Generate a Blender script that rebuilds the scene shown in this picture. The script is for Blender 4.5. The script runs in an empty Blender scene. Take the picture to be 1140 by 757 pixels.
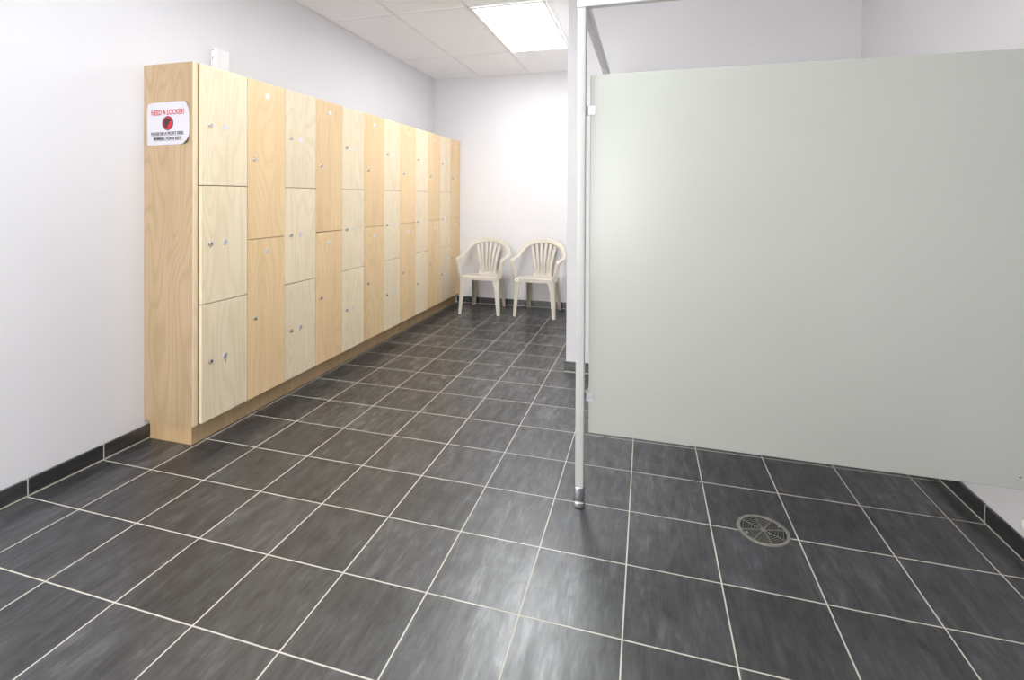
import bpy, bmesh, math, random
from mathutils import Vector, Matrix

random.seed(7)
SC = bpy.context.scene
COL = SC.collection
T = 0.3048                      # floor tile, 12 inches
H = 2.70                        # ceiling height
XR = 3.785                      # right wall
YB = 4.165                      # back wall
YF = -3.3                       # wall behind the camera
PX, PY = 1.941, 2.15            # partition wall corner
BH = 0.075                      # tile baseboard height

# ------------------------------------------------------------------ materials
def srgb(r, g, b):
    def f(c):
        c /= 255.0
        return c / 12.92 if c <= 0.04045 else ((c + 0.055) / 1.055) ** 2.4
    return (f(r), f(g), f(b), 1.0)

class NT:
    def __init__(self, name):
        self.m = bpy.data.materials.new(name); self.m.use_nodes = True
        self.t = self.m.node_tree
        self.bsdf = self.t.nodes['Principled BSDF']
    def n(self, kind, **kw):
        nd = self.t.nodes.new(kind)
        for k, v in kw.items():
            if k == 'inp':
                for kk, vv in v.items():
                    if isinstance(vv, bpy.types.NodeSocket): self.t.links.new(vv, nd.inputs[kk])
                    else: nd.inputs[kk].default_value = vv
            else: setattr(nd, k, v)
        return nd
    def math(self, op, a, b=None, c=None):
        nd = self.n('ShaderNodeMath', operation=op)
        for i, v in enumerate((a, b, c)):
            if v is None: continue
            if isinstance(v, bpy.types.NodeSocket): self.t.links.new(v, nd.inputs[i])
            else: nd.inputs[i].default_value = v
        return nd.outputs[0]
    def mix(self, fac, a, b, blend='MIX'):
        nd = self.n('ShaderNodeMix', data_type='RGBA', blend_type=blend)
        for i, v in ((0, fac), (6, a), (7, b)):
            if isinstance(v, bpy.types.NodeSocket): self.t.links.new(v, nd.inputs[i])
            else: nd.inputs[i].default_value = v
        return nd.outputs[2]
    def ramp(self, fac, stops):
        nd = self.n('ShaderNodeValToRGB')
        el = nd.color_ramp.elements
        while len(el) < len(stops): el.new(0.5)
        for e, (p, c) in zip(el, stops): e.position = p; e.color = c
        self.t.links.new(fac, nd.inputs[0])
        return nd.outputs[0]
    def range(self, v, a, b, c=0.0, d=1.0):
        nd = self.n('ShaderNodeMapRange', inp={0: v, 1: a, 2: b, 3: c, 4: d})
        return nd.outputs[0]
    def noise(self, vec, scale, detail=3.0, rough=0.5, dist=0.0):
        nd = self.n('ShaderNodeTexNoise', inp={'Scale': scale, 'Detail': detail, 'Roughness': rough, 'Distortion': dist})
        self.t.links.new(vec, nd.inputs['Vector'])
        return nd.outputs['Fac']
    def set(self, **kw):
        for k, v in kw.items():
            k = k.replace('_', ' ')
            if isinstance(v, bpy.types.NodeSocket): self.t.links.new(v, self.bsdf.inputs[k])
            else: self.bsdf.inputs[k].default_value = v
    def bump(self, h, strength=0.2, dist=0.002):
        nd = self.n('ShaderNodeBump', inp={'Strength': strength, 'Distance': dist, 'Height': h})
        self.t.links.new(nd.outputs[0], self.bsdf.inputs['Normal'])

def plain(name, col, rough=0.5, metal=0.0, var=0.03, scale=6.0, bump=0.0):
    k = NT(name)
    p = k.n('ShaderNodeTexCoord').outputs['Object']
    f = k.noise(p, scale, 4)
    a = [min(1, c * (1 - var)) for c in col[:3]] + [1]; b = [min(1, c * (1 + var)) for c in col[:3]] + [1]
    k.set(Base_Color=k.ramp(f, [(0.3, a), (0.7, b)]), Roughness=rough, Metallic=metal)
    if bump: k.bump(k.noise(p, 260, 3), bump, 0.001)
    return k.m

M = {}
M['wall'] = plain('white_wall_paint', (0.71, 0.695, 0.715, 1), 0.6, var=0.012, scale=2.5, bump=0.06)
M['ceiling'] = plain('ceiling_tile', (0.94, 0.945, 0.955, 1), 0.9, var=0.015, scale=30, bump=0.1)
M['tbar'] = plain('ceiling_bar', (0.85, 0.84, 0.82, 1), 0.5)
M['white_plastic'] = plain('white_plastic', (0.70, 0.685, 0.69, 1), 0.4)
M['bright_plastic'] = plain('bright_white_plastic', (0.90, 0.90, 0.90, 1), 0.25)
M['bracket'] = plain('satin_bracket', (0.60, 0.60, 0.64, 1), 0.42, 0.6)
M['panel'] = plain('grey_green_powder_coat', (0.475, 0.49, 0.445, 1), 0.38, var=0.01, scale=3, bump=0.03)
M['post'] = plain('grey_green_metal', (0.53, 0.545, 0.515, 1), 0.36, var=0.01)
M['rail'] = plain('pale_aluminium', (0.72, 0.725, 0.72, 1), 0.35, var=0.01)
M['chrome'] = plain('chrome', (0.72, 0.72, 0.74, 1), 0.22, 1.0)
M['steel'] = plain('brushed_steel', (0.50, 0.50, 0.52, 1), 0.28, 1.0, var=0.12, scale=25)
M['disc'] = plain('satin_disc', (0.74, 0.76, 0.80, 1), 0.33, 0.85)
M['nickel'] = plain('worn_nickel', (0.29, 0.28, 0.24, 1), 0.5, 0.6, var=0.18, scale=60)
M['drain_shade'] = plain('drain_shade_black', (0.018, 0.02, 0.02, 1), 0.6)  # black painted for the shade below the drain grate
M['dark_slot'] = plain('dark_slot', (0.03, 0.03, 0.035, 1), 0.5)
M['chair'] = plain('cream_plastic', (0.575, 0.525, 0.455, 1), 0.32, var=0.012)
M['paper'] = plain('white_paper', (0.57, 0.56, 0.60, 1), 0.7, var=0.01)
M['red_ink'] = plain('red_ink', srgb(186, 40, 52), 0.7)
M['dark_ink'] = plain('dark_ink', srgb(48, 46, 50), 0.7)
M['green_sticker'] = plain('green_sticker', srgb(120, 215, 165), 0.5)
M['white_sticker'] = plain('white_sticker', (0.85, 0.87, 0.86, 1), 0.4)

def wood(name, base, dark, light, grain=0.5):
    k = NT(name)
    tc = k.n('ShaderNodeTexCoord').outputs['Object']
    rnd = k.n('ShaderNodeObjectInfo').outputs['Random']
    off = k.math('MULTIPLY', rnd, 37.0)
    cmb = k.n('ShaderNodeCombineXYZ', inp={0: off, 1: off, 2: k.math('MULTIPLY', rnd, 91.0)}).outputs[0]
    v = k.n('ShaderNodeVectorMath', operation='ADD', inp={0: tc, 1: cmb}).outputs[0]
    # long cathedral figures: contour lines of a noise stretched along the grain
    st = k.n('ShaderNodeMapping', inp={'Scale': (6.5, 6.5, 1.25)}); k.t.links.new(v, st.inputs[0])
    n1 = k.noise(st.outputs[0], 0.75, 1.0, 0.4, 0.25)
    rings = k.math('SINE', k.math('MULTIPLY', n1, 115.0))
    rings = k.math('POWER', k.range(rings, -1, 1), 2.6)
    fine = k.n('ShaderNodeMapping', inp={'Scale': (160, 160, 5)}); k.t.links.new(v, fine.inputs[0])
    n2 = k.noise(fine.outputs[0], 1.0, 3, 0.6)
    broad = k.n('ShaderNodeMapping', inp={'Scale': (9, 9, 0.9)}); k.t.links.new(v, broad.inputs[0])
    n3 = k.noise(broad.outputs[0], 1.0, 3, 0.55)
    c = k.ramp(n3, [(0.28, dark), (0.5, base), (0.75, light)])
    c = k.mix(k.math('MULTIPLY', rings, grain * 0.75), c, [d * 0.80 for d in dark[:2]] + [dark[2] * 0.68, 1])
    c = k.mix(k.range(n2, 0.35, 0.75, 0.0, 0.16), c, [d * 0.78 for d in dark[:3]] + [1])
    hs = k.n('ShaderNodeHueSaturation', inp={'Value': k.range(rnd, 0, 1, 0.965, 1.03), 'Color': c})
    k.set(Base_Color=hs.outputs[0], Roughness=0.42)
    k.bump(n2, 0.05, 0.0006)
    return k.m
M['birch_pale'] = wood('pale_birch', (0.785, 0.655, 0.47, 1), (0.75, 0.61, 0.425, 1), (0.805, 0.685, 0.50, 1), 0.42)
M['birch_honey'] = wood('honey_birch', (0.755, 0.54, 0.305, 1), (0.70, 0.485, 0.26, 1), (0.785, 0.58, 0.34, 1), 0.36)
M['birch_side'] = wood('birch_side', (0.45, 0.325, 0.20, 1), (0.41, 0.29, 0.17, 1), (0.48, 0.355, 0.225, 1), 0.6)
M['birch_plinth'] = wood('birch_plinth', (0.56, 0.39, 0.215, 1), (0.50, 0.34, 0.18, 1), (0.60, 0.425, 0.245, 1), 0.4)
M['birch_edge'] = plain('birch_edge', (0.42, 0.29, 0.16, 1), 0.5, var=0.08, scale=40)

def slate(name, floor=True, axis='Y', tone=1.0):
    k = NT(name)
    pos = k.n('ShaderNodeTexCoord').outputs['Object']
    sep = k.n('ShaderNodeSeparateXYZ', inp={0: pos})
    x, y, z = sep.outputs
    if not floor:
        u = y if axis == 'Y' else x
        v = z
    else:
        u, v = y, x
    tu = k.math('DIVIDE', u, T); tv = k.math('DIVIDE', v, T)
    def edge(t):
        fr = k.math('FRACT', k.math('ADD', t, 100.0))
        return k.math('MINIMUM', fr, k.math('SUBTRACT', 1.0, fr))
    eu = edge(tu)
    d = k.math('MINIMUM', eu, edge(tv)) if floor else eu
    w = 0.0022 / T
    if not floor:                                       # grout bead along the foot of the skirting
        d = k.math('MINIMUM', d, k.math('DIVIDE', z, T / 0.35))
        w = 0.0025 / T
    grout = k.range(d, w * 0.8, w * 1.25, 1.0, 0.0)
    iu = k.math('FLOOR', k.math('ADD', tu, 100.0)); iv = k.math('FLOOR', k.math('ADD', tv, 100.0))
    wn = k.n('ShaderNodeTexWhiteNoise', noise_dimensions='2D',
             inp={0: k.n('ShaderNodeCombineXYZ', inp={0: iu, 1: iv if floor else 3.0}).outputs[0]})
    r = wn.outputs['Value']
    o = k.math('MULTIPLY', r, 50.0)
    shift = k.n('ShaderNodeCombineXYZ', inp={0: o, 1: o, 2: o}).outputs[0]
    p = k.n('ShaderNodeVectorMath', operation='ADD', inp={0: pos, 1: shift}).outputs[0]
    def mp(sc):
        m = k.n('ShaderNodeMapping', inp={'Scale': sc}); k.t.links.new(p, m.inputs[0]); return m.outputs[0]
    if floor: s1, s2, s3 = (24, 5.0, 1), (110, 14, 1), (13, 8.0, 1)
    else: s1, s2, s3 = (4, 4, 25), (12, 12, 100), (3, 3, 7)
    n1 = k.noise(mp(s1), 1.0, 5, 0.62, 0.5); n2 = k.noise(mp(s2), 1.0, 4, 0.6, 0.3); n3 = k.noise(mp(s3), 1.0, 6, 0.66, 0.8)
    f = k.math('ADD', k.math('ADD', k.math('MULTIPLY', n1, 0.38), k.math('MULTIPLY', n2, 0.27)), k.math('MULTIPLY', n3, 0.35))
    f = k.math('ADD', f, k.range(r, 0, 1, -0.035, 0.035))
    def g(v): return (v * 0.97 * tone, v * 1.0 * tone, v * 1.09 * tone, 1)
    c = k.ramp(f, [(0.37, g(0.005)), (0.45, g(0.015)), (0.54, g(0.028)), (0.65, g(0.080))])
    fleck = k.noise(mp((60, 60, 60)), 1.0, 2, 0.5)
    c = k.mix(k.range(fleck, 0.72, 0.80, 0, 0.35), c, (0.2, 0.2, 0.2, 1))
    c = k.mix(grout, c, (0.50, 0.475, 0.41, 1))
    k.set(Base_Color=c, Roughness=k.mix(grout, k.ramp(n1, [(0.35, (0.39,) * 3 + (1,)), (0.65, (0.34,) * 3 + (1,))]), (0.85, 0.85, 0.85, 1)))
    h = k.math('SUBTRACT', k.math('MULTIPLY', n2, 0.25), grout)
    k.bump(h, 0.25, 0.0012)
    k.set(Specular_IOR_Level=k.range(f, 0.40, 0.62, 0.80, 1.15)); k.bsdf.inputs['IOR'].default_value = 1.6
    return k.m
M['floor'] = slate('slate_floor_tile')
M['skirt_y'] = slate('slate_skirting_lengthwise', False, 'Y', 0.55)
M['skirt_x'] = slate('slate_skirting_across', False, 'X', 0.55)

def emitter(name, strength):
    k = NT(name)
    k.set(Base_Color=(0.9, 0.9, 0.9, 1), Emission_Color=(0.945, 0.985, 1.0, 1), Emission_Strength=strength)
    return k.m
M['diffuser'] = emitter('lit_diffuser', 19.5)

# ------------------------------------------------------------------ helpers
def link(name, bm, mat, parent=None, smooth=False, loc=None, rot=None):
    me = bpy.data.meshes.new(name)
    bmesh.ops.recalc_face_normals(bm, faces=bm.faces)
    bm.to_mesh(me); bm.free()
    mats = mat if isinstance(mat, (list, tuple)) else [mat]
    for m in mats: me.materials.append(m)
    if smooth:
        for p in me.polygons: p.use_smooth = True
        if smooth != 'all':
            try: me.set_sharp_from_angle(angle=math.radians(smooth if smooth is not True else 40))
            except Exception: pass
    o = bpy.data.objects.new(name, me); COL.objects.link(o)
    if parent: o.parent = parent
    if loc: o.location = loc
    if rot: o.rotation_euler = rot
    return o
def tag(o, label, cat, group=None):
    o['label'] = label; o['category'] = cat
    if group: o['group'] = group
    return o
def empty(name, loc, label, cat, group=None, rz=0.0):
    o = bpy.data.objects.new(name, None); COL.objects.link(o)
    o.location = loc; o.rotation_euler = (0, 0, rz); o.empty_display_size = 0.1
    return tag(o, label, cat, group)
def struct(o):
    o['kind'] = 'structure'; return o
def dup_tree(o, parent=None):
    c = o.copy(); COL.objects.link(c)
    if parent: c.parent = parent
    for ch in list(o.children): dup_tree(ch, c)
    return c
def B(): return bmesh.new()
def box(bm, x0, x1, y0, y1, z0, z1, bev=0.0, seg=2, mi=0):
    r = bmesh.ops.create_cube(bm, size=1.0)
    vs = r['verts']
    for v in vs:
        v.co = Vector((x0 + (v.co.x + .5) * (x1 - x0), y0 + (v.co.y + .5) * (y1 - y0), z0 + (v.co.z + .5) * (z1 - z0)))
    fs = list({f for v in vs for f in v.link_faces})
    for f in fs: f.material_index = mi
    if bev:
        es = list({e for v in vs for e in v.link_edges})
        bmesh.ops.bevel(bm, geom=es, offset=bev, segments=seg, profile=0.5, affect='EDGES')
    return bm
def cyl(bm, p, axis, r, h, n=24, r2=None, mi=0):
    """cylinder from p along axis"""
    a = Vector(axis).normalized()
    q = a.to_track_quat('Z', 'Y').to_matrix().to_4x4()
    mt = Matrix.Translation(Vector(p) + a * h / 2) @ q
    ret = bmesh.ops.create_cone(bm, cap_ends=True, segments=n, radius1=r, radius2=r if r2 is None else r2, depth=h, matrix=mt)
    for f in {f for v in ret['verts'] for f in v.link_faces}: f.material_index = mi
    return ret
def loft(bm, rings, closed=True, caps=True):
    R = [[bm.verts.new(p) for p in ring] for ring in rings]
    n = len(R[0])
    for a, b in zip(R[:-1], R[1:]):
        for i in range(n if closed else n - 1):
            j = (i + 1) % n
            bm.faces.new((a[i], a[j], b[j], b[i]))
    if caps and closed:
        bm.faces.new(list(reversed(R[0]))); bm.faces.new(R[-1])
    return R
def catmull(pts, per=6):
    P = [Vector(p) for p in pts]; P = [P[0] * 2 - P[1]] + P + [P[-1] * 2 - P[-2]]
    out = []
    for i in range(1, len(P) - 2):
        a, b, c, d = P[i - 1:i + 3]
        for s in range(per):
            t = s / per
            out.append(0.5 * ((2 * b) + (c - a) * t + (2 * a - 5 * b + 4 * c - d) * t * t + (3 * b - a - 3 * c + d) * t ** 3))
    out.append(P[-2].copy())
    return out
def sweep(bm, path, normals, width, thick, nseg=12, power=0.6):
    """band swept along path: rounded section, width across, thickness along the normal"""
    rings = []
    for i, p in enumerate(path):
        t = (path[min(i + 1, len(path) - 1)] - path[max(i - 1, 0)]).normalized()
        n = normals[i]; n = (n - t * n.dot(t)).normalized(); s = t.cross(n).normalized()
        w = width[i] if isinstance(width, list) else width
        th = thick[i] if isinstance(thick, list) else thick
        ring = []
        for k in range(nseg):
            a = 2 * math.pi * k / nseg
            c, d = math.cos(a), math.sin(a)
            ring.append(p + s * (math.copysign(abs(c) ** power, c) * w / 2) + n * (math.copysign(abs(d) ** power, d) * th / 2))
        rings.append(ring)
    loft(bm, rings)

# ------------------------------------------------------------------ room shell
TH = 0.12
struct(link('floor', box(B(), -TH, XR + TH, YF - TH, YB + TH, -0.1, 0.0), M['floor']))
struct(link('ceiling', box(B(), -TH, XR + TH, YF - TH, YB + TH, H, H + 0.1), M['ceiling']))
struct(link('wall_left', box(B(), -TH, 0, YF - TH, YB + TH, 0, H), M['wall']))
struct(link('wall_right', box(B(), XR, XR + TH, YF - TH, YB + TH, 0, H), M['wall']))
struct(link('wall_back', box(B(), 0, XR, YB, YB + TH, 0, H), M['wall']))
# wall behind the viewer, with an added unseen window that lets in fill light
WX0, WX1, WZ0, WZ1 = 0.15, 1.50, 0.55, 2.62
bm = B()
box(bm, 0, WX0, YF - TH, YF, 0, H); box(bm, WX1, XR, YF - TH, YF, 0, H)
box(bm, WX0, WX1, YF - TH, YF, 0, WZ0); box(bm, WX0, WX1, YF - TH, YF, WZ1, H)
struct(link('wall_front', bm, M['wall']))
bm = B(); fw = 0.045
for a in ((WX0, WX0 + fw, WZ0, WZ1), (WX1 - fw, WX1, WZ0, WZ1), (WX0 + fw, WX1 - fw, WZ0, WZ0 + fw), (WX0 + fw, WX1 - fw, WZ1 - fw, WZ1),
          ((WX0 + WX1) / 2 - 0.02, (WX0 + WX1) / 2 + 0.02, WZ0 + fw, WZ1 - fw)):
    box(bm, a[0], a[1], YF - 0.08, YF - 0.03, a[2], a[3])
struct(link('fill_window_1', bm, M['white_plastic']))  # unseen frame, added around the opening for the fill light
bm = B(); box(bm, PX, XR, PY, PY + 0.12, 0, H, 0.002, 1); box(bm, 2.10, 2.22, PY + 0.118, YB, 0, H)
struct(link('wall_partition', bm, M['wall']))
# tile skirting
BT = 0.011
struct(link('baseboard_left', box(B(), 0, BT, YF, 0.536, 0, BH, 0.0015, 1), M['skirt_y']))
struct(link('baseboard_right', box(B(), XR - BT, XR, YF, PY - BT, 0, BH, 0.0015, 1), M['skirt_y']))
struct(link('baseboard_back', box(B(), 0.31, 2.10, YB - BT, YB, 0, BH, 0.0015, 1), M['skirt_x']))
bm = B()
box(bm, PX - BT, XR - BT, PY - BT, PY, 0, BH, 0.0015, 1)
struct(link('baseboard_partition', bm, M['skirt_x']))
struct(link('baseboard_partition_end', box(B(), PX - BT, PX, PY, PY + 0.12, 0, BH, 0.0015, 1), M['skirt_y']))
# ceiling grid
bm = B()
gx = [-0.035 + 0.61 * i for i in range(1, 7)]
gy = [3.305 - 1.213 * i for i in range(0, 6)]
W = 0.010
for x in gx: box(bm, x - W, x + W, YF, YB, H - 0.0035, H)
for y in gy: box(bm, 0, XR, y - W, y + W, H - 0.0035, H)
W2 = 0.018
box(bm, 0, W2, YF, YB, H - 0.004, H); box(bm, XR - W2, XR, YF, YB, H - 0.004, H)
box(bm, 0, 2.10, YB - W2, YB, H - 0.004, H); box(bm, 0, XR, YF, YF + W2, H - 0.004, H)
box(bm, PX, XR, PY - W2, PY, H - 0.004, H)
struct(link('trim_1', bm, M['tbar']))

# ------------------------------------------------------------------ ceiling lights
def make_light():
    root = empty('ceiling_light', (0, 0, 0), '', 'ceiling light', 'recessed ceiling light panels')
    hw, hl, f = 0.293, 0.594, 0.024
    bm = B(); zt, zb = -0.0005, -0.010
    for a in ((-hw, -hw + f, -hl, hl), (hw - f, hw, -hl, hl), (-hw + f, hw - f, -hl, -hl + f), (-hw + f, hw - f, hl - f, hl)):
        box(bm, *a, zb, zt, 0.002, 1)
    link('frame', bm, M['tbar'], root)
    bm = B(); box(bm, -hw + f, hw - f, -hl + f, hl - f, -0.0065, -0.001)
    link('diffuser', bm, M['diffuser'], root)
    return root
light = make_light()
lights = [((1.49, 2.70), 'bright rectangular ceiling light panel over the lockers and chairs'),
          ((1.49, 0.272), 'rectangular ceiling light panel above the frame, between the near lockers and the stall')]
for i, ((x, y), lab) in enumerate(lights):
    o = light if i == 0 else dup_tree(light)
    o.location = (x, y, H - 0.0035); o['label'] = lab

# ------------------------------------------------------------------ lockers
LY, PITCH, BX, DX = 0.541, 0.3017, 0.3205, 0.341
LZ0, LZ1 = 0.108, 1.933
GAP = 0.0034
def door_mesh(h, name, mat):
    bm = B(); w = PITCH - GAP
    box(bm, BX + 0.001 - DX, 0, GAP / 2, GAP / 2 + w, 0, h, 0.0012, 1)
    return link(name, bm, mat)
def knob(parent, y, z):
    bm = B()
    cyl(bm, (0, 0, 0), (1, 0, 0), 0.0118, 0.003, 28)
    cyl(bm, (0.003, 0, 0), (1, 0, 0), 0.0098, 0.008, 28, 0.0090)
    box(bm, 0.0106, 0.0116, -0.0012, 0.0012, -0.006, 0.006, mi=1)
    return link('lock_knob', bm, [M['chrome'], M['dark_slot']], parent, 35, (0, y, z))
def disc(parent, y, z):
    bm = B()
    cyl(bm, (0, 0, 0), (1, 0, 0), 0.0155, 0.0022, 32, 0.0145)
    cyl(bm, (0.0022, 0, 0), (1, 0, 0), 0.0028, 0.0008, 12, mi=1)
    return link('number_disc', bm, [M['disc'], M['steel']], parent, 35, (0, y, z))
LG = 'wooden locker columns along the left wall'
def make_column(n):
    root = empty('locker', (0, 0, 0), '', 'locker', LG)
    bm = B(); box(bm, 0.001 - DX, BX - DX, 0.0004, PITCH - 0.0004, LZ0, LZ1)
    link('carcass', bm, M['birch_edge'], root)
    if n == 3: zs = [(1.3205, 1.930), (0.7155, 1.3160), (0.112, 0.7110)]; mat = M['birch_pale']
    else: zs = [(1.0203, 1.930), (0.112, 1.0158)]; mat = M['birch_honey']
    for z0, z1 in zs:
        d = door_mesh(z1 - z0, 'door', mat); d.parent = root; d.location = (0, 0, z0)
        if n == 3:
            c = (z1 - z0) / 2 + 0.003
            knob(d, 0.052, c); disc(d, 0.147, c)
        else:
            knob(d, 0.052, (z1 - z0) / 2); disc(d, 0.151, z1 - z0 - 0.077)
    return root
c3, c2 = make_column(3), make_column(2)
nth = ['first', 'second', 'third', 'fourth', 'fifth', 'sixth']
l3 = ['pale birch three-door locker column at the near end, beside the panel bearing the sign'] + \
     ['pale birch three-door locker column, %s pale one counted from the sign end' % nth[i] for i in range(1, 5)] + \
     ['pale birch three-door locker column farthest back, second column from the back wall']
l2 = ['honey birch two-door locker column nearest the sign, between the two nearest pale columns'] + \
     ['honey birch two-door locker column, %s honey-coloured one counted from the sign end' % nth[i] for i in range(1, 5)] + \
     ['honey birch two-door locker column at the far end, against the back wall beside the chair']
for i in range(12):
    src = c3 if i % 2 == 0 else c2
    o = src if i < 2 else dup_tree(src)
    o.location = (DX, LY + PITCH * i, 0)
    o['label'] = (l3 if i % 2 == 0 else l2)[i // 2]
# pen mark below the lowest disc of the first column
low = [d for d in c3.children if d.name.startswith('door') and d.location.z < 0.2][0]
bm = B()
box(bm, 0, 0.0006, 0.151, 0.1535, 0.262, 0.285); box(bm, 0, 0.0006, 0.144, 0.151, 0.275, 0.278); box(bm, 0, 0.0006, 0.1465, 0.1515, 0.283, 0.286)
link('pen_mark', bm, M['dark_slot'], low)
# near end panel: its own board with a light front edge
ep = empty('locker_end_panel', (0, 0.525, 0), 'plain birch end panel of the lockers, with the paper sign taped on it', 'end panel')
bm = B(); box(bm, 0.0, BX - 0.0045, 0.5115 - 0.525, 0.5385 - 0.525, 0.106, 1.935)
link('board', bm, M['birch_side'], ep)
bm = B(); box(bm, BX - 0.0042, BX, 0.5115 - 0.525, 0.5375 - 0.525, 0.106, 1.935, 0.001, 1)
eb = link('edge_band', bm, M['birch_pale'], ep); eb['label'] = 'lighter front edge strip'
# plinth
pl = empty('locker_plinth', (0.15, 2.3, 0), 'long recessed birch plinth under the row of lockers', 'plinth')
bm = B(); box(bm, 0.003, 0.2835, 0.537, YB - 0.003, 0.0, 0.1055)
p_ = link('toe_kick', bm, M['birch_plinth'], pl); p_.location = (-0.15, -2.3, 0)

# ------------------------------------------------------------------ locker sign
sg = empty('locker_sign', (0.160, 0.5108, 1.632), 'white paper sign asking NEED A LOCKER, taped to the locker end panel', 'sign', rz=math.radians(0))
sg.rotation_euler = (0, math.radians(-0.8), 0)
SW, SH = 0.274, 0.216
def corner(u, v):
    x, z = u * SW / 2, v * SH / 2
    lift = 0.0
    for cu, cv, a in ((1, -1, 0.020), (1, 1, 0.011), (-1, 1, 0.002)):
        d = math.hypot((cu - u) * SW / 2, (cv - v) * SH / 2)
        t = max(0.0, 1 - d / 0.065)
        lift += a * t * t
        x -= cu * t * t * 0.010; z -= cv * t * t * 0.006
    return x, -0.0010 - lift, z
bm = B(); NU, NV = 40, 32
g0 = [[bm.verts.new(corner(-1 + 2 * i / NU, -1 + 2 * j / NV)) for j in range(NV + 1)] for i in range(NU + 1)]
g1 = [[bm.verts.new((v.co.x, v.co.y + 0.0005, v.co.z)) for v in r] for r in g0]
for G in (g0, g1):
    for i in range(NU):
        for j in range(NV): bm.faces.new((G[i][j], G[i + 1][j], G[i + 1][j + 1], G[i][j + 1]))
def rim(seq0, seq1):
    for k in range(len(seq0) - 1): bm.faces.new((seq0[k], seq0[k + 1], seq1[k + 1], seq1[k]))
rim(g0[0], g1[0]); rim(g0[-1], g1[-1]); rim([r[0] for r in g0], [r[0] for r in g1]); rim([r[-1] for r in g0], [r[-1] for r in g1])
link('paper', bm, M['paper'], sg, 60)
def text(name, s, size, x, z, mat, parent, width=None):
    cu = bpy.data.curves.new(name, 'FONT'); cu.body = s; cu.size = size; cu.align_x = 'CENTER'; cu.extrude = 0.0002; cu.offset = 0.0006
    t = bpy.data.objects.new(name, cu); COL.objects.link(t)
    bpy.context.view_layer.update()
    me = bpy.data.meshes.new_from_object(t.evaluated_get(bpy.context.evaluated_depsgraph_get()))
    COL.objects.unlink(t); bpy.data.objects.remove(t)
    xs = [v.co.x for v in me.vertices]; w = max(xs) - min(xs); cx = (max(xs) + min(xs)) / 2
    k = (width / w) if width else 1.0
    for v in me.vertices:
        px, py, pz = v.co
        v.co = ((px - cx) * k, -pz, py)
    me.materials.clear(); me.materials.append(mat)
    o = bpy.data.objects.new(name, me); COL.objects.link(o); o.parent = parent; o.location = (x, -0.0014, z)
    return o
text('heading', 'NEED A LOCKER?', 0.036, 0.0, 0.044, M['red_ink'], sg, 0.215)
for s, z, w in (('PLEASE SEE A FRONT DESK', -0.057, 0.212), ('MEMBER, FOR A KEY!', -0.083, 0.180)):
    t = text('text_line', s, 0.0200, -0.004, z, M['dark_ink'], sg, w)
    bm = B(); box(bm, -w / 2, w / 2, -0.0002, 0.0002, -0.0042, -0.0028)
    link('underline', bm, M['dark_ink'], t)
# round emblem: black ring, red field, dark animal head in profile
em_z, R0 = 0.001, 0.036
def flat(name, pts, y, mat, parent):
    bm = B()
    f = bm.faces.new([bm.verts.new((x, y, z)) for x, z in pts])
    r = bmesh.ops.extrude_face_region(bm, geom=[f])
    for v in [e for e in r['geom'] if isinstance(e, bmesh.types.BMVert)]: v.co.y -= 0.0003
    return link(name, bm, mat, parent)
circ = lambda r, cx=0, cz=0: [(cx + r * math.cos(2 * math.pi * i / 48), cz + r * math.sin(2 * math.pi * i / 48)) for i in range(48)]
em = flat('emblem', circ(R0, 0, em_z), -0.0012, M['dark_ink'], sg)
flat('emblem_field', circ(R0 * 0.89, -0.0008, em_z), -0.0016, M['red_ink'], em)
head = [(-0.004, 0.027), (-0.013, 0.024), (-0.021, 0.015), (-0.025, 0.004), (-0.025, -0.008), (-0.020, -0.018), (-0.012, -0.025),
        (-0.003, -0.026), (-0.001, -0.020), (-0.003, -0.012), (0.001, -0.008), (0.008, -0.007), (0.010, -0.003), (0.006, 0.001), (0.008, 0.006),
        (0.016, 0.008), (0.021, 0.010), (0.020, 0.014), (0.011, 0.018), (0.004, 0.021)]
flat('emblem_head', [(x, z + em_z) for x, z in head], -0.0020, M['dark_ink'], em)

# ------------------------------------------------------------------ small white box on the left wall
wb = empty('wall_box', (0, 0.965, 1.96), 'small white rounded plastic box on the left wall above the nearest lockers', 'wall box')
bm = B(); box(bm, 0.0, 0.046, -0.052, 0.058, 0, 0.185, 0.012, 5)
link('cover', bm, M['white_plastic'], wb, 30)
for z in (0.168, 0.125, 0.112):
    bm = B(); box(bm, 0.020, 0.030 if z != 0.112 else 0.024, -0.0526, -0.0515, z, z + (0.004 if z != 0.112 else 0.010))
    link('slot', bm, M['dark_slot'], wb)

# ------------------------------------------------------------------ stall: post, panel, rails
PYF = 0.569; PS = 0.035; PX0 = 2.2235; ZR = 2.037
post = empty('partition_post', (PX0 + PS / 2, PYF + PS / 2, 0), 'slim pale grey square post with steel shoe at the open side of the stall', 'post')
bm = B(); box(bm, -PS / 2, PS / 2, -PS / 2, PS / 2, 0.004, ZR - 0.001, 0.0055, 4)
link('upright', bm, M['post'], post, 30)
bm = B(); s = PS / 2 + 0.0018
box(bm, -s, s, -s, s, 0, 0.026, 0.005, 3); box(bm, -s + 0.0004, s - 0.0004, -s + 0.0004, s - 0.0004, 0.0275, 0.088, 0.005, 3)
shoe = link('shoe', bm, M['steel'], post, 30); shoe['label'] = 'stainless steel shoe'
for z in (0.075, 0.045, 0.015):
    bm = B(); cyl(bm, (s - 0.0008, 0.004, z), (1, 0, 0), 0.0035, 0.0018, 14); link('screw', bm, M['dark_slot'], shoe)
bm = B(); cyl(bm, (-s + 0.009, -s + 0.0006, 0.06), (0, -1, 0), 0.003, 0.0012, 14); link('screw', bm, M['chrome'], shoe)

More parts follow.
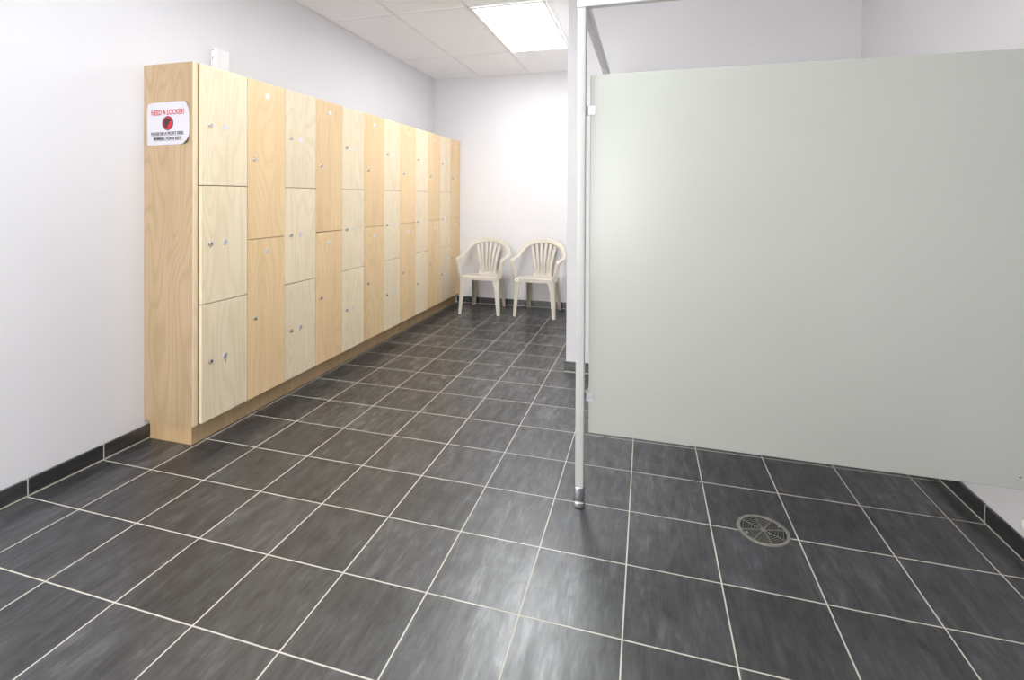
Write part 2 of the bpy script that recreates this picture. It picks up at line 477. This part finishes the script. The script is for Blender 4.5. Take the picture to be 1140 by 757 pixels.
pan = empty('stall_divider', (3.0, 0.598, 0.30), 'large grey-green stall partition panel on the right', 'partition panel')
PZ0, PZ1, PXL, PXR = 0.301, 1.767, 2.2735, XR - 0.006
bm = B(); box(bm, PXL - 3.0, PXR - 3.0, 0, 0.0255, PZ0 - 0.30, PZ1 - 0.30, 0.0035, 3)
link('sheet', bm, M['panel'], pan, 30)
for z in (1.622, 0.450):
    bm = B(); x0, x1 = PX0 + PS - 3.0 + 0.001, PXL - 3.0 + 0.0205
    box(bm, x0, x1, -0.0035, -0.0005, z - 0.0185 - 0.30, z + 0.0185 - 0.30, 0.0005, 1)
    box(bm, x0, x0 + 0.0028, -0.0035, 0.020, z - 0.0185 - 0.30, z + 0.0185 - 0.30, 0.0004, 1)
    br = link('bracket', bm, M['bracket'], pan, 30)
    br['label'] = 'silver bracket'
    bm = B(); cyl(bm, (x1 - 0.009, -0.0034, z - 0.30), (0, -1, 0), 0.0042, 0.0022, 16, 0.003); link('screw', bm, M['steel'], br)
# small hole / peg mark near right edge as on the sheet
bm = B(); cyl(bm, (3.70 - 3.0, -0.0003, 0.345 - 0.30), (0, -1, 0), 0.006, 0.0022, 16, 0.004); link('rivet', bm, M['steel'], pan)

hr = empty('header_rail', (PX0, PYF, ZR), 'pale metal header rail running above the partition panel to the right wall', 'rail')
bm = B(); box(bm, 0, XR - PX0 - 0.002, 0.0, PS, 0, 0.042, 0.004, 3)
link('tube', bm, M['rail'], hr, 30)
bm = B(); box(bm, -0.0012, 0.036, -0.0015, PS + 0.0015, -0.0008, 0.0435, 0.003, 2)
link('end_sleeve', bm, M['rail'], hr, 30)
sr = empty('side_rail', (PX0 + 0.006, PYF + PS, ZR), 'pale metal side rail running from the post back to the partition wall', 'rail')
bm = B(); box(bm, 0, 0.037, 0.002, PY - PYF - PS - 0.002, -0.001, 0.040, 0.004, 3)
link('tube', bm, M['rail'], sr, 30)
bm = B(); box(bm, -0.002, 0.042, 0.985, 1.0, -0.004, 0.043, 0.002, 2)
link('collar', bm, M['rail'], sr, 30)
bm = B(); box(bm, -0.008, 0.045, PY - PYF - PS - 0.006, PY - PYF - PS, -0.010, 0.048, 0.002, 2)
link('wall_flange', bm, M['rail'], sr, 30)

# round white fitting low on the right wall, at the edge of the frame
wf = empty('wall_bumper', (XR, 0.684, 0.137), 'small round white fitting low on the right wall, at the picture edge', 'wall bumper')
bm = B(); prof = [(0.0, 0.026), (0.006, 0.026), (0.014, 0.0245), (0.022, 0.020), (0.027, 0.013), (0.0285, 0.004)]
loft(bm, [[(-d, r * math.cos(2 * math.pi * i / 28), r * math.sin(2 * math.pi * i / 28)) for i in range(28)] for d, r in prof])
link('dome', bm, M['bright_plastic'], wf, 50)

# ------------------------------------------------------------------ floor drain
dr = empty('floor_drain', (2.933, 0.632, 0), 'round metal floor drain grate in the dark tiles below the panel', 'floor drain')
def ring(bm, r0, r1, z0, z1, n=56):
    pts = [(r0, z0), (r1, z0), (r1 - 0.001, z1), (r0 + 0.001, z1)]
    rings = [[(r * math.cos(2 * math.pi * i / n), r * math.sin(2 * math.pi * i / n), z) for r, z in pts] for i in range(n)]
    R = [[bm.verts.new(p) for p in q] for q in rings]
    for i in range(n):
        a, b = R[i], R[(i + 1) % n]
        for k in range(4): bm.faces.new((a[k], a[(k + 1) % 4], b[(k + 1) % 4], b[k]))
bm = B(); ring(bm, 0.079, 0.092, 0.0003, 0.0042)
link('rim', bm, M['nickel'], dr, 40)
bm = B(); cyl(bm, (0, 0, 0.0003), (0, 0, 1), 0.0795, 0.0006, 48)
link('shade_disc', bm, M['drain_shade'], dr)  # thin black plate standing for the shaded hollow under the grate
bm = B()
NS = 8
def bar(bm, a, b, w, z0, z1):
    a, b = Vector(a), Vector(b); d = (b - a).normalized(); s_ = Vector((-d.y, d.x)) * w / 2
    q = [a + s_, b + s_, b - s_, a - s_]
    v0 = [bm.verts.new((p.x, p.y, z0)) for p in q]; v1 = [bm.verts.new((p.x, p.y, z1)) for p in q]
    bm.faces.new(v0[::-1]); bm.faces.new(v1)
    for i in range(4): bm.faces.new((v0[i], v0[(i + 1) % 4], v1[(i + 1) % 4], v1[i]))
pol = lambda r, k: (r * math.cos(2 * math.pi * k / NS + 0.2), r * math.sin(2 * math.pi * k / NS + 0.2))
for k in range(NS):
    bar(bm, pol(0.004, k), pol(0.080, k), 0.0023, 0.0022, 0.0036)
    for r in [0.013 + 0.0102 * i for i in range(7)]:
        bar(bm, pol(r, k), pol(r, k + 1), 0.0015, 0.0026, 0.0034)
cyl(bm, (0, 0, 0.001), (0, 0, 1), 0.008, 0.0028, 20)
link('grate', bm, M['nickel'], dr)
for a in (0.0, math.pi):
    bm = B(); cyl(bm, (0.071 * math.cos(a + 0.5), 0.071 * math.sin(a + 0.5), 0.001), (0, 0, 1), 0.0055, 0.0034, 16, 0.0048)
    link('screw', bm, M['chrome'], dr)

# ------------------------------------------------------------------ plastic armchairs
def make_chair():
    root = empty('plastic_armchair', (0, 0, 0), '', 'chair', 'cream plastic armchairs along the back wall')
    mat = M['chair']
    # seat: dished sheet with rolled front lip and skirt
    bm = B(); NU, NV = 24, 22
    def seat_pt(i, j, dz=0.0):
        u = -1 + 2 * i / NU; v = j / NV
        y = -0.235 + 0.40 * v
        hw = 0.215 - 0.040 * v
        z = 0.424 - 0.042 * v - 0.016 * (1 - u * u) * math.sin(math.pi * min(1, v * 1.05) * 0.9)
        lip = max(0.0, 1 - v / 0.16); z -= 0.020 * lip ** 2 - 0.008 * lip * (1 - u * u) * 0
        edge = max(0.0, (abs(u) - 0.86) / 0.14); z -= 0.010 * edge ** 2
        y -= 0.016 * (1 - u * u) * (1 - v)
        return (u * hw, y, z + dz)
    top = [[bm.verts.new(seat_pt(i, j)) for j in range(NV + 1)] for i in range(NU + 1)]
    bot = [[bm.verts.new(seat_pt(i, j, -0.006)) for j in range(NV + 1)] for i in range(NU + 1)]
    for G in (top, bot):
        for i in range(NU):
            for j in range(NV): bm.faces.new((G[i][j], G[i + 1][j], G[i + 1][j + 1], G[i][j + 1]))
    per = [(i, 0) for i in range(NU)] + [(NU, j) for j in range(NV)] + [(i, NV) for i in range(NU, 0, -1)] + [(0, j) for j in range(NV, 0, -1)]
    for a, b in zip(per, per[1:] + per[:1]):
        bm.faces.new((top[a[0]][a[1]], top[b[0]][b[1]], bot[b[0]][b[1]], bot[a[0]][a[1]]))
    # skirt all round, its lower edge an arch between the legs
    sk = []
    for (i, j) in per:
        p = Vector(seat_pt(i, j)); u = -1 + 2 * i / NU; v = j / NV
        if j == 0: t = abs(u)
        elif j == NV: t = abs(u)
        else: t = abs(2 * v - 1)
        depth = 0.034 + 0.055 * max(0, (t - 0.62) / 0.38) ** 2.2
        o = Vector((p.x, p.y, 0)); o = Vector((p.x * 1.012, p.y + (-0.003 if j == 0 else 0), p.z))
        inn = Vector((p.x * 0.975, p.y + (0.006 if j == 0 else -0.006 if j == NV else 0), p.z))
        sk.append((o + Vector((0, 0, -0.001)), o + Vector((0, 0, -depth)), inn + Vector((0, 0, -depth)), inn + Vector((0, 0, -0.004))))
    V = [[bm.verts.new(p) for p in q] for q in sk]
    for a, b in zip(V, V[1:] + V[:1]):
        for k in range(4): bm.faces.new((a[k], a[(k + 1) % 4], b[(k + 1) % 4], b[k]))
    link('seat', bm, mat, root, 50)
    # legs: L-shaped moulded sections that flare into the seat skirt
    for sx in (-1, 1):
        for front in (True, False):
            bm = B(); rings = []
            N = 14
            for i in range(N + 1):
                t = i / N                               # 0 foot, 1 top
                z = 0.405 * t if front else 0.372 * t
                if front: cx, cy = 0.230 - 0.016 * t, -0.262 + 0.024 * t
                else: cx, cy = 0.196 - 0.016 * t, 0.232 - 0.072 * t
                fl = max(0.0, (t - 0.70) / 0.30)
                wf_ = 0.033 + 0.028 * t + 0.060 * fl ** 2.5
                ws_ = 0.042 + 0.024 * t + 0.040 * fl ** 2.5
                th = 0.009
                d = 1 if front else -1
                # section outline, corner at (cx, cy), wings running inwards
                r = 0.010
                q = [(0, ws_), (0, r), (-r * 0.3, r * 0.3), (-r, 0), (-wf_, 0), (-wf_, th), (-th - 0.004, th), (-th, th + 0.004), (-th, ws_)]
                rings.append([(sx * (cx + a), cy + d * b, z) for a, b in q])
            loft(bm, rings)
            link('leg', bm, mat, root, 40)
    # hoop: arms flowing into the top of the back as one band
    half = [(-0.242, -0.222, 0.560), (-0.246, -0.212, 0.584), (-0.254, -0.165, 0.594), (-0.264, -0.08, 0.596), (-0.265, 0.00, 0.600), (-0.260, 0.065, 0.620),
            (-0.242, 0.118, 0.662), (-0.204, 0.158, 0.711), (-0.143, 0.184, 0.747), (-0.075, 0.198, 0.766)]
    pts = half + [(0, 0.202, 0.771)] + [(-x, y, z) for x, y, z in reversed(half)]
    nrm = []
    for i in range(len(half)):
        t = max(0, (i - 3) / (len(half) - 3)); t = t * t * (3 - 2 * t)
        nrm.append(Vector((0.25 * (1 - abs(2 * t - 1)), -t * 0.93, 1 - 0.72 * t)))
    nrm[0] = Vector((0, -1, 0.35))
    nrm = nrm + [Vector((0, -0.95, 0.25))] + [Vector((-n.x, n.y, n.z)) for n in reversed(nrm)]
    per_ = 6
    path = catmull(pts, per_)
    ns = catmull(nrm, per_)
    bm = B()
    wid = []
    for p in path:
        wid.append(0.048 if p.z < 0.62 else 0.048 + 0.012 * min(1, (p.z - 0.62) / 0.12))
    sweep(bm, path, ns, wid, 0.020, 14, 0.62)
    hoop = link('backrest', bm, mat, root, 50)
    # arm posts down to the front legs
    for sx in (-1, 1):
        pp = catmull([(sx * 0.246, -0.212, 0.588), (sx * 0.243, -0.222, 0.56), (sx * 0.235, -0.232, 0.50), (sx * 0.226, -0.237, 0.45), (sx * 0.214, -0.237, 0.39)], 5)
        bm = B(); n_ = [Vector((0.55 * sx, -0.83, 0.0))] * len(pp)
        L = len(pp) - 1
        sweep(bm, pp, n_, [0.050 + 0.014 * (abs(i / L - 0.35) / 0.65) ** 1.5 for i in range(L + 1)], 0.020, 12, 0.6)
        link('armrest_post', bm, mat, root, 50)
    # back slats fanning upwards, with the lower cross piece
    bm = B()
    cr = catmull([(-0.105, 0.140, 0.392), (0, 0.147, 0.390), (0.105, 0.140, 0.392)], 8)
    sweep(bm, cr, [Vector((0, -1, 0.2))] * len(cr), 0.052, 0.012, 12, 0.5)
    link('lower_rail', bm, mat, hoop, 50)
    xb = [-0.080, -0.047, -0.0155, 0.0155, 0.047, 0.080]; xt = [-0.140, -0.084, -0.028, 0.028, 0.084, 0.140]
    for k, (a, b) in enumerate(zip(xb, xt)):
        zt = 0.771 - 1.15 * b * b - 0.014
        yt = 0.199 - 0.55 * b * b
        sp = catmull([(a, 0.142, 0.400), (a * 1.0, 0.143, 0.45), (a + (b - a) * 0.22, 0.142, 0.53), (a + (b - a) * 0.58, 0.160, 0.64), (b, yt, zt)], 6)
        L = len(sp) - 1
        o_ = k in (0, 5)
        bm = B()
        sweep(bm, sp, [Vector((0, -1, 0.12))] * len(sp), [(0.034 if o_ else 0.021) + (0.012 if not o_ else 0.004) * (i / L) for i in range(L + 1)], 0.009, 10, 0.55)
        link('slat', bm, mat, hoop, 50)
    return root
ch = make_chair()
ch['label'] = 'cream plastic armchair beside the lockers, left of the two chairs'
ch.location = (0.752, 3.870, 0); ch.rotation_euler = (0, 0, math.radians(4))
ch2 = dup_tree(ch)
ch2['label'] = 'cream plastic armchair with a green sticker, nearer the white partition wall'
ch2.location = (1.375, 3.905, 0); ch2.rotation_euler = (0, 0, math.radians(-2))
bm = B(); cyl(bm, (-0.186, -0.2585, 0.392), (0, -1, 0.15), 0.0205, 0.0016, 20)
st = link('sticker', bm, M['white_sticker'], ch2); st['label'] = 'round white and green sticker'
bm = B(); cyl(bm, (-0.184, -0.2600, 0.390), (0, -1, 0.15), 0.0105, 0.0016, 20)
link('sticker_mark', bm, M['green_sticker'], st)

# ------------------------------------------------------------------ world, camera, view
w = bpy.data.worlds.new('world'); SC.world = w; w.use_nodes = True
w.node_tree.nodes['Background'].inputs[0].default_value = (1, 1, 1, 1)
w.node_tree.nodes['Background'].inputs[1].default_value = 14.0  # strong even white, added as fill through the unseen opening

pl_ = bpy.data.lights.new('fill_portal', 'AREA'); pl_.shape = 'RECTANGLE'; pl_.size = WX1 - WX0; pl_.size_y = WZ1 - WZ0  # portal for the added fill light, not a lamp of the room
pl_.cycles.is_portal = True
po = bpy.data.objects.new('fill_portal', pl_); COL.objects.link(po)
po.location = ((WX0 + WX1) / 2, YF - 0.1, (WZ0 + WZ1) / 2); po.rotation_euler = (math.radians(90), 0, 0)

F, CX, CY = 555.8835, 562.4842, 223.1319
yaw, pitch, roll = 0.2761, 0.0068, 0.0048
f = Vector((-math.sin(yaw), math.cos(yaw), 0)); r = Vector((math.cos(yaw), math.sin(yaw), 0)); u = Vector((0, 0, 1))
f2 = f * math.cos(pitch) - u * math.sin(pitch); u2 = u * math.cos(pitch) + f * math.sin(pitch)
r3 = r * math.cos(roll) + u2 * math.sin(roll); u3 = u2 * math.cos(roll) - r * math.sin(roll)
cam = bpy.data.cameras.new('camera'); co = bpy.data.objects.new('camera', cam); COL.objects.link(co)
b = -f2
co.matrix_world = Matrix(((r3.x, u3.x, b.x, 2.498), (r3.y, u3.y, b.y, -1.461), (r3.z, u3.z, b.z, 1.2665), (0, 0, 0, 1)))
cam.sensor_fit = 'HORIZONTAL'; cam.sensor_width = 36.0; cam.lens = 36.0 * F / 1140.0
cam.shift_x = (570.0 - CX) / 1140.0; cam.shift_y = -(378.5 - CY) / 1140.0
cam.clip_start = 0.05
SC.camera = co
vs = SC.view_settings
vs.view_transform = 'Standard'; vs.look = 'None'; vs.exposure = 0.18; vs.gamma = 1.0; vs.use_curve_mapping = False
